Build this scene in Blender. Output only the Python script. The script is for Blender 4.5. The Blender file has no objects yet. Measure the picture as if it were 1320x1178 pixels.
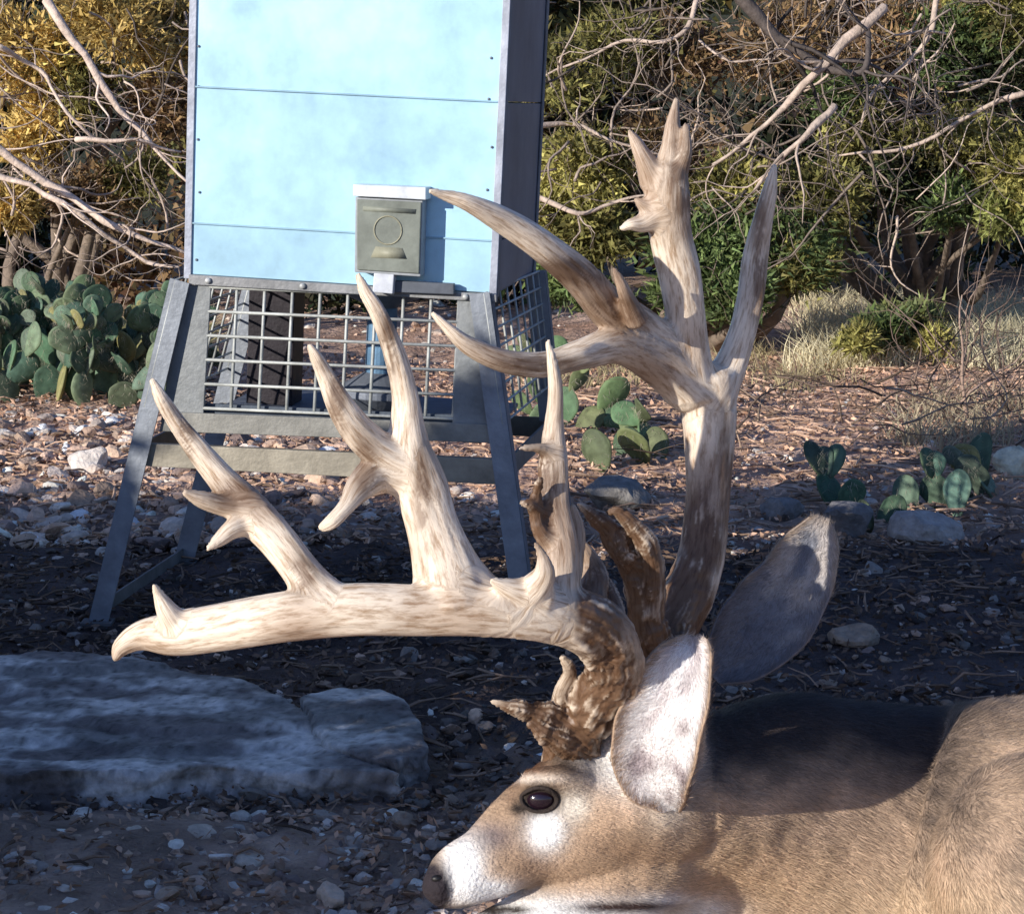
import bpy, math, random
import numpy as np
from mathutils import Vector, Matrix, noise, kdtree
from mathutils.bvhtree import BVHTree
random.seed(7); R=np.random.default_rng(7)
S=bpy.context.scene
W=bpy.data.worlds.new("World"); S.world=W; W.use_nodes=True
S.view_settings.view_transform='Standard'; S.view_settings.look='None'; S.view_settings.exposure=0
# ---------------------------------------------------------------- camera
CH=1.15; TH=math.radians(9.65); ct,st=math.cos(TH),math.sin(TH)
cd=bpy.data.cameras.new("camera"); cam=bpy.data.objects.new("camera",cd); S.collection.objects.link(cam)
cam.location=(0,0,CH); cam.rotation_euler=(math.pi/2-TH,0,0); cd.lens=72; cd.sensor_width=36; cd.clip_end=1000; S.camera=cam
FWD=np.array([0,ct,-st]); UP=np.array([0,st,ct]); C0=np.array([0,0,CH])
# pixel helpers
def ray(px,py):
    u=(px-660)/2640; v=(589-py)/2640
    return np.array([u,ct+v*st,-st+v*ct])
def P(px,py,Y):
    d=ray(px,py); return C0+d*(Y/d[1])
def G(px,py,z=0.0):
    d=ray(px,py); return C0+d*((z-CH)/d[2])
def PX(p):
    r=p-C0; dp=r@FWD
    return 660+2640*r[...,0]/dp, 589-2640*(r@UP)/dp
# ---------------------------------------------------------------- light
AZ=math.radians(47); EL=math.radians(15.5)
L=Vector((math.sin(AZ)*math.cos(EL),math.cos(AZ)*math.cos(EL),-math.sin(EL)))
sd=bpy.data.lights.new("sun",'SUN'); sd.energy=5.0; sd.angle=math.radians(.5); sd.color=(1,.95,.87)
so=bpy.data.objects.new("sun",sd); S.collection.objects.link(so); so.rotation_euler=L.to_track_quat('-Z','Y').to_euler(); so.location=(-5,-6,5)
nt=W.node_tree; bg=nt.nodes['Background']; sky=nt.nodes.new('ShaderNodeTexSky'); sky.sky_type='NISHITA'; sky.sun_disc=False
sky.sun_elevation=EL; sky.sun_rotation=math.pi+AZ; sky.ozone_density=3.0; sky.dust_density=.4
tint=nt.nodes.new('ShaderNodeVectorMath'); tint.operation='MULTIPLY'; tint.inputs[1].default_value=(.9,.95,1.25)
nt.links.new(sky.outputs[0],tint.inputs[0]); nt.links.new(tint.outputs[0],bg.inputs[0]); bg.inputs[1].default_value=.125
# ---------------------------------------------------------------- mesh helpers
class Acc:
    def __init__(s): s.v=[];s.f=[];s.c=[];s.n=0
    def add(s,v,fs,c):
        v=np.asarray(v,dtype=np.float64)
        for f in fs:
            f=np.asarray(f)
            if len(f): s.f.append(f+s.n)
        c=np.asarray(c,dtype=np.float64)
        if c.ndim==1: c=np.tile(c[:3],(len(v),1))
        s.v.append(v); s.c.append(c); s.n+=len(v)
    def build(s,name,mat,parent=None,smooth=True):
        me=bpy.data.meshes.new(name); v=np.concatenate(s.v)
        me.vertices.add(len(v)); me.vertices.foreach_set('co',v.astype(np.float32).ravel())
        tot=np.concatenate([np.full(len(f),f.shape[1]) for f in s.f]); loops=np.concatenate([f.ravel() for f in s.f])
        me.loops.add(len(loops)); me.loops.foreach_set('vertex_index',loops.astype(np.int32))
        me.polygons.add(len(tot)); st_=np.concatenate([[0],np.cumsum(tot)[:-1]])
        me.polygons.foreach_set('loop_start',st_.astype(np.int32))
        me.update(calc_edges=True); me.validate()
        me.polygons.foreach_set('use_smooth',np.full(len(me.polygons),smooth))
        c=np.concatenate(s.c); a=me.color_attributes.new('Col','FLOAT_COLOR','POINT')
        a.data.foreach_set('color',np.hstack([c,np.ones((len(c),1))]).astype(np.float32).ravel())
        if mat: me.materials.append(mat)
        o=bpy.data.objects.new(name,me); S.collection.objects.link(o)
        if parent: o.parent=parent
        return o
def empty(name,loc=(0,0,0)):
    o=bpy.data.objects.new(name,None); S.collection.objects.link(o); o.empty_display_size=.1
    return o
def spline(a,m):
    a=np.asarray(a,float)
    if m<=1: return a
    p=np.vstack([2*a[0]-a[1],a,2*a[-1]-a[-2]]); out=[]
    for i in range(1,len(p)-2):
        for k in range(m):
            t=k/m; p0,p1,p2,p3=p[i-1],p[i],p[i+1],p[i+2]
            out.append(.5*((2*p1)+(-p0+p2)*t+(2*p0-5*p1+4*p2-p3)*t*t+(-p0+3*p1-3*p2+p3)*t**3))
    out.append(a[-1]); return np.array(out)
def norm(v): 
    return v/np.maximum(np.linalg.norm(v,axis=-1,keepdims=True),1e-9)
def tube(pts,ra,rb=None,n=8,m=4,ref=None):
    pts=np.asarray(pts,float); ra=np.asarray(ra,float); rb=ra if rb is None else np.asarray(rb,float)
    q=spline(np.hstack([pts,ra[:,None],rb[:,None]]),m); p=q[:,:3]; ra=np.maximum(q[:,3],1e-4); rb=np.maximum(q[:,4],1e-4)
    t=norm(np.gradient(p,axis=0)) 
    if ref is None:
        mt=np.abs(norm((p[-1]-p[0])[None])[0]); ref=np.eye(3)[int(np.argmin(mt))]
    s=norm(np.cross(t,ref)); b=np.cross(s,t)
    an=np.arange(n)*2*math.pi/n
    ring=p[:,None]+np.cos(an)[None,:,None]*s[:,None]*ra[:,None,None]+np.sin(an)[None,:,None]*b[:,None]*rb[:,None,None]
    k=len(p); v=np.vstack([ring.reshape(-1,3),(p[0]-t[0]*ra[0]*.6)[None],(p[-1]+t[-1]*ra[-1]*.6)[None]])
    i=np.arange(k-1)[:,None]*n; j=np.arange(n)[None]; j2=(j+1)%n
    f=np.stack([i+j,i+j2,i+n+j2,i+n+j],-1).reshape(-1,4)
    jj=np.arange(n); c0=np.stack([np.full(n,k*n),(jj+1)%n,jj],-1); c1=np.stack([np.full(n,k*n+1),(k-1)*n+jj,(k-1)*n+(jj+1)%n],-1)
    return v,[f,c0,c1],(p,t,s,b)
def nz(v,sc,off=0): return np.array([noise.noise(Vector(p*sc)+Vector((off,off,off))) for p in v])
def remesh(o,vox,sm=2):
    m=o.modifiers.new('r','REMESH'); m.mode='VOXEL'; m.voxel_size=vox; m.use_smooth_shade=True
    if sm: s2=o.modifiers.new('s','SMOOTH'); s2.factor=.5; s2.iterations=sm
    dg=bpy.context.evaluated_depsgraph_get(); me=bpy.data.meshes.new_from_object(o.evaluated_get(dg)); o.modifiers.clear()
    old=o.data; mats=[x for x in old.materials]; o.data=me; me.materials.clear()
    for x in mats: me.materials.append(x)
    me.polygons.foreach_set('use_smooth',np.full(len(me.polygons),True))
    return me
def getv(me):
    a=np.empty(len(me.vertices)*3,np.float32); me.vertices.foreach_get('co',a); return a.reshape(-1,3).astype(float)
def getn(me):
    a=np.empty(len(me.vertices)*3,np.float32); me.vertices.foreach_get('normal',a); return a.reshape(-1,3).astype(float)
def setv(me,v): me.vertices.foreach_set('co',v.astype(np.float32).ravel()); me.update()
def setc(me,c,name='Col'):
    a=me.color_attributes.get(name) or me.color_attributes.new(name,'FLOAT_COLOR','POINT')
    a.data.foreach_set('color',np.hstack([c,np.ones((len(c),1))]).astype(np.float32).ravel())
# ---------------------------------------------------------------- materials
def mat(name,col=None,rough=.8,metal=0,nscale=20,var=.25,bump=.3,bscale=60,attr=True,coord='Object',transl=0,spec=.3,bdist=.01):
    m=bpy.data.materials.new(name); m.use_nodes=True; n=m.node_tree.nodes; l=m.node_tree.links; b=n['Principled BSDF']
    b.inputs['Roughness'].default_value=rough; b.inputs['Metallic'].default_value=metal; b.inputs['Specular IOR Level'].default_value=spec
    tc=n.new('ShaderNodeTexCoord'); src=tc.outputs[coord]
    if attr: a=n.new('ShaderNodeAttribute'); a.attribute_name='Col'; base=a.outputs['Color']
    else: a=n.new('ShaderNodeRGB'); a.outputs[0].default_value=(*col,1); base=a.outputs[0]
    nn=n.new('ShaderNodeTexNoise'); nn.inputs['Scale'].default_value=nscale; nn.inputs['Detail'].default_value=6; nn.inputs['Roughness'].default_value=.65; l.new(src,nn.inputs['Vector'])
    mr=n.new('ShaderNodeMapRange'); mr.inputs[1].default_value=.3; mr.inputs[2].default_value=.7; mr.inputs[3].default_value=1-var; mr.inputs[4].default_value=1+var; l.new(nn.outputs[0],mr.inputs[0])
    mx=n.new('ShaderNodeVectorMath'); mx.operation='SCALE'; l.new(base,mx.inputs[0]); l.new(mr.outputs[0],mx.inputs['Scale']); l.new(mx.outputs[0],b.inputs['Base Color'])
    if bump:
        n2=n.new('ShaderNodeTexNoise'); n2.inputs['Scale'].default_value=bscale; n2.inputs['Detail'].default_value=8; l.new(src,n2.inputs['Vector'])
        bp=n.new('ShaderNodeBump'); bp.inputs['Strength'].default_value=bump; bp.inputs['Distance'].default_value=bdist; l.new(n2.outputs[0],bp.inputs['Height']); l.new(bp.outputs[0],b.inputs['Normal'])
    if transl:
        tr=n.new('ShaderNodeBsdfTranslucent'); l.new(mx.outputs[0],tr.inputs[0]); ms=n.new('ShaderNodeMixShader'); ms.inputs[0].default_value=transl
        l.new(b.outputs[0],ms.inputs[1]); l.new(tr.outputs[0],ms.inputs[2]); l.new(ms.outputs[0],n['Material Output'].inputs[0])
    return m
M_ground=mat('dirt',nscale=9,var=.4,bump=1,bscale=45,bdist=.03)
M_rock=mat('limestone',nscale=30,var=.35,bump=.8,bscale=70,bdist=.010)
M_bark=mat('bark',nscale=25,var=.35,bump=.6,bscale=60)
M_leaf=mat('foliage',nscale=3,var=.3,bump=0,transl=.2,rough=.7)
M_wood=mat('woodland_foliage',nscale=3,var=.3,bump=0,rough=.8)
M_grass=mat('dry_grass_blades',nscale=5,var=.2,bump=0,transl=.3)
M_cact=mat('cactus_skin',nscale=22,var=.3,bump=.4,bscale=30,rough=.6,spec=.2)
M_fur=mat('fur',nscale=40,var=.2,bump=.5,bscale=200,rough=.85,spec=.15)
M_ear=mat('ear_skin',nscale=60,var=.2,bump=.4,bscale=220,rough=.85,transl=.1)
M_steel=mat('painted_steel',nscale=12,var=.3,bump=.15,bscale=90,rough=.55,metal=.25)
# ---------------------------------------------------------------- ground
def gz(x,y):
    x=np.asarray(x,float); y=np.asarray(y,float)
    s=np.clip((y-15)/45,0,1); s=s*s*(3-2*s)
    return .012*np.sin(2.1*x+1)*np.cos(1.7*y)+.008*np.sin(5.3*x+2*y)+.006*np.cos(7.7*y-3*x)+s*9
def axis(lo,hi,c,n,p):
    t=np.linspace(-1,1,n); a=np.sign(t)*np.abs(t)**p
    return np.where(a<0,c+(c-lo)*a,c+(hi-c)*a)
xs=axis(-90,90,0,380,3.2); ys=axis(-40,160,4.5,420,3.2)
X,Y=np.meshgrid(xs,ys); Z=gz(X,Y)
v=np.stack([X.ravel(),Y.ravel(),Z.ravel()],1)
near=(np.abs(v[:,0])<6)&(v[:,1]<14)&(v[:,1]>0)
d=np.zeros(len(v)); d[near]=.020*nz(v[near],4)+.014*nz(v[near],14)+.012*nz(v[near],40); v[:,2]+=d
nn_=nz(v,1.3); n2_=np.zeros(len(v)); n2_[near]=nz(v[near],6)
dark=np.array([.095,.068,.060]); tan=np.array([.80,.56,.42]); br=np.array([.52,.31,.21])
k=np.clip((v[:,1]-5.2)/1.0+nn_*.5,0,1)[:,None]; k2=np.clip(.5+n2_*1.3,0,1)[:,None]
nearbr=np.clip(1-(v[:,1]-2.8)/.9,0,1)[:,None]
c=(dark*(1-nearbr)+np.array([.50,.34,.25])*nearbr)*(1-k)*(.7+.6*k2)+k*(br*(1-k2)+tan*k2)  # dark mulch nearer, also painted darker as shade; sunlit ground beyond painted brighter
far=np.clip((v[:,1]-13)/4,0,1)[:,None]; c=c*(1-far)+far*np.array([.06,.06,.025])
ny,nx=X.shape; i=np.arange(ny-1)[:,None]*nx+np.arange(nx-1)[None]; f=np.stack([i,i+1,i+nx+1,i+nx],-1).reshape(-1,4)
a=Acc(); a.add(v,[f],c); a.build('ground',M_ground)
# ---------------------------------------------------------------- rocks
import bmesh
def ico(sub):
    bm=bmesh.new(); bmesh.ops.create_icosphere(bm,subdivisions=sub,radius=1); bm.verts.ensure_lookup_table()
    v=np.array([x.co[:] for x in bm.verts]); f=np.array([[q.index for q in x.verts] for x in bm.faces]); bm.free(); return v,f
I1,I2,I3=ico(1),ico(2),ico(3)
def rockvar(ic,seed,amp=.35):
    v,f=ic; rr=np.random.default_rng(seed)
    v=v.copy()
    for _ in range(7):   # planar chips -> angular stones
        n=norm(rr.normal(size=(1,3)))[0]; dd=rr.uniform(.5,.85); h=v@n; m=h>dd; v[m]-=np.outer(h[m]-dd,n)*.95
    return v*(1+amp*.4*nz(v,1.7,seed*3.1)[:,None]),f
VA=[rockvar(I1,s) for s in range(10)]; VB=[rockvar(I2,s+20) for s in range(14)]
def rotm(rr):
    a=rr.uniform(0,6.28); b=rr.normal()*.3; g=rr.normal()*.3
    return np.array((Matrix.Rotation(a,3,'Z')@Matrix.Rotation(b,3,'X')@Matrix.Rotation(g,3,'Y')))
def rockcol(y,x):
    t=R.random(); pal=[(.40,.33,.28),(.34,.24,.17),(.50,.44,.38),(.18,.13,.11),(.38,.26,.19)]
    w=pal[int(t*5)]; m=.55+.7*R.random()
    if y>5.3: m*=1.6  # far stones painted brighter as sunlit, middle band darker as shaded
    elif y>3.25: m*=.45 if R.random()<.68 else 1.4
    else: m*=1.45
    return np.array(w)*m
a=Acc()
def scatter(n,y0,y1,s0,s1,var,xr=None,mul=1):
    for _ in range(n):
        y=y0+(y1-y0)*R.random(); hw=.27*y+.35; x=R.uniform(-hw,hw) if xr is None else R.uniform(*xr)
        s=s0*(s1/s0)**(R.random()**1.8)
        if y>5.3 and x>-.2: s*=.62
        vv,ff=var[R.integers(len(var))]
        sc=np.array([R.uniform(.8,1.5),R.uniform(.7,1.2),R.uniform(.35,.8)])*s
        p=(vv*sc)@rotm(R).T+np.array([x,y,float(gz(x,y))+s*.18])
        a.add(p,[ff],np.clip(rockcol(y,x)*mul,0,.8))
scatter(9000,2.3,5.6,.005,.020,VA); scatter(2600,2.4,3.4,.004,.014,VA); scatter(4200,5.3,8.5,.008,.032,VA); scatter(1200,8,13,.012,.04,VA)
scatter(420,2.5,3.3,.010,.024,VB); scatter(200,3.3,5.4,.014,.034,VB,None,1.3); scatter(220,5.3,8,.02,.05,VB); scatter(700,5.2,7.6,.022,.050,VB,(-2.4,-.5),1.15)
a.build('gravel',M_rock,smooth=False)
a=Acc()
for _ in range(5200):
    y=2.4+6.5*R.random()**.8; hw=.27*y+.3; x=R.uniform(-hw,hw); ln=R.uniform(.02,.11)*(1 if y>3.3 else .6); th=R.uniform(0,6.28); dx=np.array([math.cos(th),math.sin(th),R.normal()*.12])*ln
    if y>5.4 and x>0: ln*=1.6; dx[:2]*=1.6
    p0=np.array([x,y,float(gz(x,y))+.014]); r=R.uniform(.0012,.0035)*(1 if y<5.4 else 1.5)
    vv,ff,_q=tube([p0,p0+dx*.5+R.normal(size=3)*.006,p0+dx],[r,r,r*.5],n=4,m=1); vv[:,2]=np.maximum(vv[:,2],float(gz(x,y))+.003)
    a.add(vv,ff,np.array([.38,.25,.17])*R.uniform(.25,1.3)*(1.7 if y>5.3 else .75))  # twig colour carries the sunlit far zone and the shaded near zone
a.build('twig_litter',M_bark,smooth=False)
n=26000; y=2.4+7*R.random(n); hw=.27*y+.3; x=R.uniform(-1,1,n)*hw; c_=np.stack([x,y,gz(x,y)+.012+R.random(n)*.01],1)
d1=R.normal(size=(n,3)); d1[:,2]*=.5; d1=norm(d1); d2=R.normal(size=(n,3)); d2[:,2]*=.5; d2=norm(np.cross(norm(np.cross(d1,d2)),d1)); s_=R.uniform(.004,.012,(n,1))*(.6+.12*y[:,None])
V=np.stack([c_-d1*s_,c_+d2*s_*.5,c_+d1*s_,c_-d2*s_*.5],1).reshape(-1,3)
cc=np.array([.32,.20,.135])*R.uniform(.3,1.5,(n,1))*np.where(y>5.3,1.8,np.where(y>3.25,.5,1.4))[:,None]  # leaf colour raised where the sun reaches, lowered in the shaded band
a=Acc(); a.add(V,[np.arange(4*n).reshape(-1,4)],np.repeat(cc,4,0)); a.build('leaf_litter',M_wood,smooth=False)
def slab(name,outline,z,base=0,col=(.42,.37,.33)):
    pts=[G(x,y,z) for x,y in outline]; c=np.mean(pts,0); n=len(pts)
    a=Acc(); top=np.array(pts); bot=top.copy(); bot[:,2]=base-.06; bot[:,:2]=c[:2]+(bot[:,:2]-c[:2])*1.04
    f4=[[i,n+i,n+(i+1)%n,(i+1)%n] for i in range(n)]
    a.add(np.vstack([top,bot]),[np.array(f4),np.array([list(range(n))]),np.array([list(range(n,2*n))[::-1]])],col)
    o=a.build(name,M_rock); me=remesh(o,.006,1); v=getv(me); nr=getn(me)
    side=np.clip(1-nr[:,2],0,1)
    dsp=.005*nz(v,5)+.004*nz(v,16)+.0025*nz(v,50)+side*(.022*nz(v*np.array([1,1,.3]),7)+.010*nz(v*np.array([1,1,3]),22))
    v+=nr*dsp[:,None]
    fr=nz(v*np.array([1,1.5,1]),2.6,5)*2.2; v[:,2]+=np.where(nr[:,2]>.3,.011*(np.floor(fr)+np.clip((fr-np.floor(fr))*6,0,1)),0); setv(me,v)
    t=np.clip(.55+nz(v*np.array([1,1.6,1]),8)*1.7+nz(v,40)*.8,0,1)[:,None]; t2=np.clip(nz(v*np.array([.8,2,1]),5.5,9)*4+nz(v,30)*.8-.1,0,1)[:,None]; t3=np.clip(nz(v,90)*3-.6,0,1)[:,None]
    cc=np.array(col)*(.42+.75*t); cc=cc*(1-.8*t2)+.8*t2*np.array([.11,.085,.08]); cc=cc*(1-.5*t3); setc(me,cc); return o
slab('flat_limestone_rock',[(-120,890),(-40,862),(60,853),(160,858),(250,872),(330,885),(360,905),(395,925),(470,945),(500,962),(480,985),(520,1003),(400,995),(260,985),(180,1000),(40,998),(-120,985)],.045,col=(.60,.55,.51))
slab('flat_limestone_rock.001',[(385,905),(440,893),(515,897),(545,925),(548,965),(510,990),(430,955)],.058,col=(.52,.48,.44))
def boulder(name,px,py,w,h,col=(.4,.36,.33),seed=1):
    g=G(px,py+h*.5); sc=g[1]/2640
    v,f=rockvar(I3,seed,.5); v=v*np.array([w/2*sc,w/2.4*sc,h/2*sc*1.25]); v=v+g+np.array([0,w/3*sc,h*.35*sc])
    v+=.01*nz(v,14)[:,None]; a=Acc(); a.add(v,[f],np.array(col)); a.build(name,M_rock,smooth=False)
boulder('limestone_rock',1200,682,105,48,seed=3); boulder('limestone_rock.001',1095,672,80,56,seed=5,col=(.20,.19,.19)); boulder('limestone_rock.002',795,640,95,42,seed=8,col=(.25,.23,.21))
boulder('limestone_rock.003',1105,825,75,30,seed=9,col=(.38,.28,.2)); boulder('limestone_rock.004',110,592,55,34,seed=11,col=(.7,.62,.55)); boulder('limestone_rock.005',1310,600,60,50,seed=12,col=(.7,.66,.5))
boulder('limestone_rock.006',432,1150,50,28,seed=14,col=(.56,.43,.33)); boulder('limestone_rock.007',1010,655,60,30,seed=15,col=(.24,.22,.21)); boulder('limestone_rock.008',170,1075,36,24,seed=16,col=(.6,.5,.4)); boulder('limestone_rock.009',258,1078,60,20,seed=17,col=(.56,.46,.37)); boulder('limestone_rock.010',320,1113,44,18,seed=18,col=(.6,.5,.4))
# ---------------------------------------------------------------- foliage
def sprays(a,cen,rad,n,ln,wd,col,seed=0,up=.3,shell=.5):
    d=norm(R.normal(size=(n,3))); cen=np.asarray(cen); rad=np.asarray(rad)*np.ones(3)
    sub=norm(R.normal(size=(14,3)))*R.uniform(.35,1,(14,1)); pick=R.integers(14,size=n)
    p=cen+(sub[pick]*.8+R.normal(size=(n,3))*.2)*rad
    dr=norm(d+norm(p-cen)*.8+np.array([0,0,up])); L_=ln*R.uniform(.5,1.4,(n,1)); w=norm(np.cross(dr,R.normal(size=(n,3))))*wd*R.uniform(.6,1.4,(n,1))
    v=np.stack([p-w,p+w,p+dr*L_],1).reshape(-1,3); f=np.arange(3*n).reshape(-1,3)
    cc=np.asarray(col)*(R.uniform(.5,1.5,(n,1)))*(R.uniform(.45,1.55,14)[pick][:,None])+R.normal(size=(n,3))*.006; cc=np.clip(cc,.005,1)
    a.add(v,[f],np.repeat(cc,3,0))
def wander(p0,d,ln,k=6,w=.25,grav=0):
    pts=[np.array(p0,float)]; d=norm(np.array(d,float)[None])[0]
    for _ in range(k): d=norm((d+R.normal(size=3)*w+np.array([0,0,grav]))[None])[0]; pts.append(pts[-1]+d*ln/k)
    return pts,d
def branch(a,p0,d,ln,r,col,depth,w=.28,kids=4):
    pts,_=wander(p0,d,ln,6 if depth>0 else 4,w)
    rr=np.linspace(r,r*.3,len(pts)); vv,ff,_q=tube(pts,rr,n=6 if depth>1 else 4,m=2 if depth>0 else 1); a.add(vv,ff,np.asarray(col)*R.uniform(.5,1.3))
    if depth>0:
        for _ in range(kids):
            i=R.integers(1,len(pts)); q=pts[i]; dd=norm((np.array(pts[i])-pts[i-1])[None])[0]+R.normal(size=3)*.75
            branch(a,q,dd,ln*R.uniform(.35,.65),rr[i]*.6,col,depth-1,w,kids)
def tree(name,px,Y,blobs,col_bark=(.22,.17,.13),r=.06,leaf=(.05,.008)):
    e=empty(name); ta=Acc(); fa=Acc(); b=P(px,400,Y); base=np.array([b[0],Y,float(gz(b[0],Y))-.05])
    for (x,y,yy,rad,n,col) in blobs:
        c=P(x,y,yy); mid=(base*.5+c*.5)+R.normal(size=3)*.12
        vv,ff,_q=tube([base+R.normal(size=3)*.03,base*.75+c*.25+R.normal(size=3)*.08,mid,c],[r,r*.6,r*.35,r*.15],n=7,m=4); ta.add(vv,ff,col_bark)
        for _ in range(3): branch(ta,mid*.3+c*.7,c-mid+R.normal(size=3)*.3,rad*1.6,r*.14,col_bark,1,kids=4)
        sprays(fa,c,(rad*1.15,rad,rad*.85),int(n*1.15),*leaf,col)
    ta.build('trunk',M_bark,e); fa.build('foliage',M_leaf,e,smooth=False); return e
OL=(.24,.22,.07); YE=(.56,.40,.13); GR=(.13,.175,.06); DK=(.05,.06,.025); BRN=(.26,.165,.08); YG=(.40,.36,.11)
tree('juniper_tree',930,10.0,[(740,210,9.5,.24,2800,YG),(775,300,9.5,.2,2600,OL),(715,110,9.7,.22,1900,OL),(900,320,9.4,.25,3500,GR),(955,375,9.3,.20,3600,GR),(1010,310,9.4,.25,3200,GR),(1060,260,9.6,.22,2600,OL),(850,190,9.8,.25,1500,BRN),(725,350,9.6,.17,2400,GR),(1030,350,9.4,.17,2600,OL),(920,250,9.6,.2,2200,OL),(880,385,9.4,.13,1800,GR),(960,230,9.6,.16,1500,YG),(780,390,9.5,.12,1300,GR),(700,270,9.5,.16,1700,YG)])
tree('juniper_tree.001',1200,10.6,[(1150,60,10.0,.28,1900,BRN),(1280,90,10.0,.3,2600,DK),(1230,180,9.7,.24,2600,OL),(1320,220,9.6,.26,3300,YG),(1120,170,9.9,.22,1900,OL),(1330,20,9.8,.3,2800,OL),(1000,60,10.1,.28,1700,BRN),(1170,230,9.8,.22,2300,DK),(1310,272,9.5,.15,2300,(.30,.32,.1)),(1220,60,9.9,.25,1900,GR),(1270,0,10,.2,1800,YG),(880,70,10.2,.24,1700,BRN),(790,60,10.1,.24,1700,OL),(1230,265,9.6,.14,1500,GR),(1080,120,9.9,.2,1500,GR)])
tree('juniper_tree.002',60,10.4,[(30,50,9.8,.32,3600,YE),(150,30,9.7,.3,3000,YE),(210,140,9.9,.22,1800,BRN),(60,160,9.9,.25,2000,YE),(10,265,9.5,.14,1800,YE),(110,250,9.8,.2,1600,BRN),(180,230,9.8,.16,1600,OL),(235,50,9.9,.22,2200,YE),(90,100,9.8,.2,1600,OL)])
tree('juniper_bush',1150,9.2,[(1135,425,9,.11,1500,GR),(1180,415,9.1,.13,1800,(.17,.19,.07)),(1110,442,8.8,.08,1000,OL),(1205,440,9.0,.08,800,YG)],r=.015)
a=Acc()
for _ in range(190):
    x=R.uniform(-7,7); y=R.uniform(11.6,15); z=R.uniform(.1,3.4); col=[DK,OL,BRN,DK][R.integers(4)]
    sprays(a,(x,y,z),.55,900,.085,.022,np.array(col)*.55)
a.build('background_woodland',M_wood,smooth=False)
def tangle(name,x0,x1,y0,y1,Y0,Y1,n,col,ln=(.3,.8),r=(.003,.008),dirs=None,strokes=()):
    a=Acc()
    for _ in range(n):
        p=P(R.uniform(x0,x1),R.uniform(y0,y1),R.uniform(Y0,Y1)); d=R.normal(size=3)*np.array([1,.5,.8])
        if dirs is not None: d=np.array(dirs[R.integers(len(dirs))])+R.normal(size=3)*.35
        branch(a,p,d,R.uniform(*ln),R.uniform(*r),np.asarray(col)*R.uniform(.3,1.1),1,.32,3)
    for s,Yd,rr in strokes:
        pts=[P(x,y,Yd+R.normal()*.04) for x,y in s]; r_=np.linspace(rr,rr*.35,len(pts))
        vv,ff,_q=tube(pts,r_,n=8,m=5); vv=vv+.022*np.stack([nz(vv,7,1),nz(vv,7,2),nz(vv,7,3)],1); a.add(vv,ff,np.asarray(col)*1.1)
        for i in range(1,len(pts)):
            for _ in range(2): branch(a,pts[i],pts[i]-pts[i-1]+R.normal(size=3)*.15,rr*20,r_[i]*.5,col,1,.3,2)
    a.build(name,M_bark)
GY=(.60,.47,.38)
tangle('dead_branch_tangle',-60,250,0,330,9.2,10.3,110,GY,dirs=[(1,0,-.55),(1,.1,.2),(.3,0,1),(.8,0,-.9)],strokes=[([(-40,160),(60,235),(150,290),(240,330)],9.0,.024),([(60,0),(120,90),(180,170),(245,240)],9.2,.02),([(-30,215),(80,262),(180,330),(230,345)],8.9,.015),([(100,180),(160,180),(235,195)],9.2,.014),([(0,60),(50,90),(90,150),(160,210)],9.3,.012)])
tangle('dead_branch_tangle.001',690,1330,-20,290,9.1,10.5,230,(.50,.39,.31),strokes=[([(1140,10),(1060,80),(1000,150),(920,215)],9.0,.022),([(1078,135),(1030,185),(992,222),(975,245)],8.8,.018),([(690,165),(740,160),(800,185),(870,205)],9.3,.014),([(690,255),(745,275),(800,260),(850,250)],9.2,.013),([(1320,120),(1250,150),(1170,190),(1080,200)],9.4,.014),([(1210,-10),(1190,60),(1130,110),(1110,160)],9.2,.014),([(900,0),(870,50),(790,60),(700,100)],9.5,.012)])
tangle('dead_branch_tangle.002',940,1140,-10,110,9.0,9.2,6,(.1,.08,.07),strokes=[([(950,-10),(1000,45),(1060,85),(1110,90),(1118,40)],8.9,.03)])
tangle('bare_shrub',1170,1320,480,540,7.2,7.9,26,(.36,.25,.19),ln=(.35,.6),r=(.003,.005),dirs=[(.2,0,1),(-.4,0,1),(.6,0,.8)],strokes=[([(1245,540),(1240,470),(1242,380)],7.4,.008)])
tangle('bare_shrub.001',860,1320,480,620,6.2,8.3,80,(.4,.28,.2),ln=(.25,.5),r=(.002,.005),dirs=[(1,0,.05),(-1,0,.1),(.7,.5,.0)])
def grass(name,px0,px1,Y0,Y1,n,h,col):
    tn=R.uniform(0,1,(n//25+1,2)); ti=R.integers(len(tn),size=n); y=Y0+(Y1-Y0)*tn[ti,1]+R.normal(size=n)*.05; cx=((px0+(px1-px0)*tn[ti,0])-660)/2640*y+R.normal(size=n)*.05
    b=np.stack([cx,y,gz(cx,y)],1); d=R.normal(size=(n,3))*.35; d[:,2]=1; d=norm(d)*h*R.uniform(.4,1.3,(n,1)); w=norm(np.cross(d,R.normal(size=(n,3))))*.003
    m=b+d*.55; d2=d.copy(); d2[:,:2]*=1.8; v=np.stack([b-w,b+w,m+w*.7,m-w*.7,b+d2],1).reshape(-1,3)
    o=np.arange(n)[:,None]*5; a=Acc(); c=np.asarray(col)*R.uniform(.6,1.3,(n,1)); a.add(v,[o+np.array([[0,1,2,3]]),o+np.array([[3,2,4]])],np.repeat(c,5,0)); a.build(name,M_grass,smooth=False)
grass('dry_grass',1040,1380,8.9,12,7500,.15,(.8,.72,.48)); grass('dry_grass.001',-80,250,9.0,10.3,4500,.2,(.66,.58,.28)); grass('dry_grass.002',690,1100,8.4,9.6,1500,.09,(.5,.42,.24)); grass('dry_grass.003',1180,1380,6.8,8.2,700,.12,(.5,.42,.28))
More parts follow.
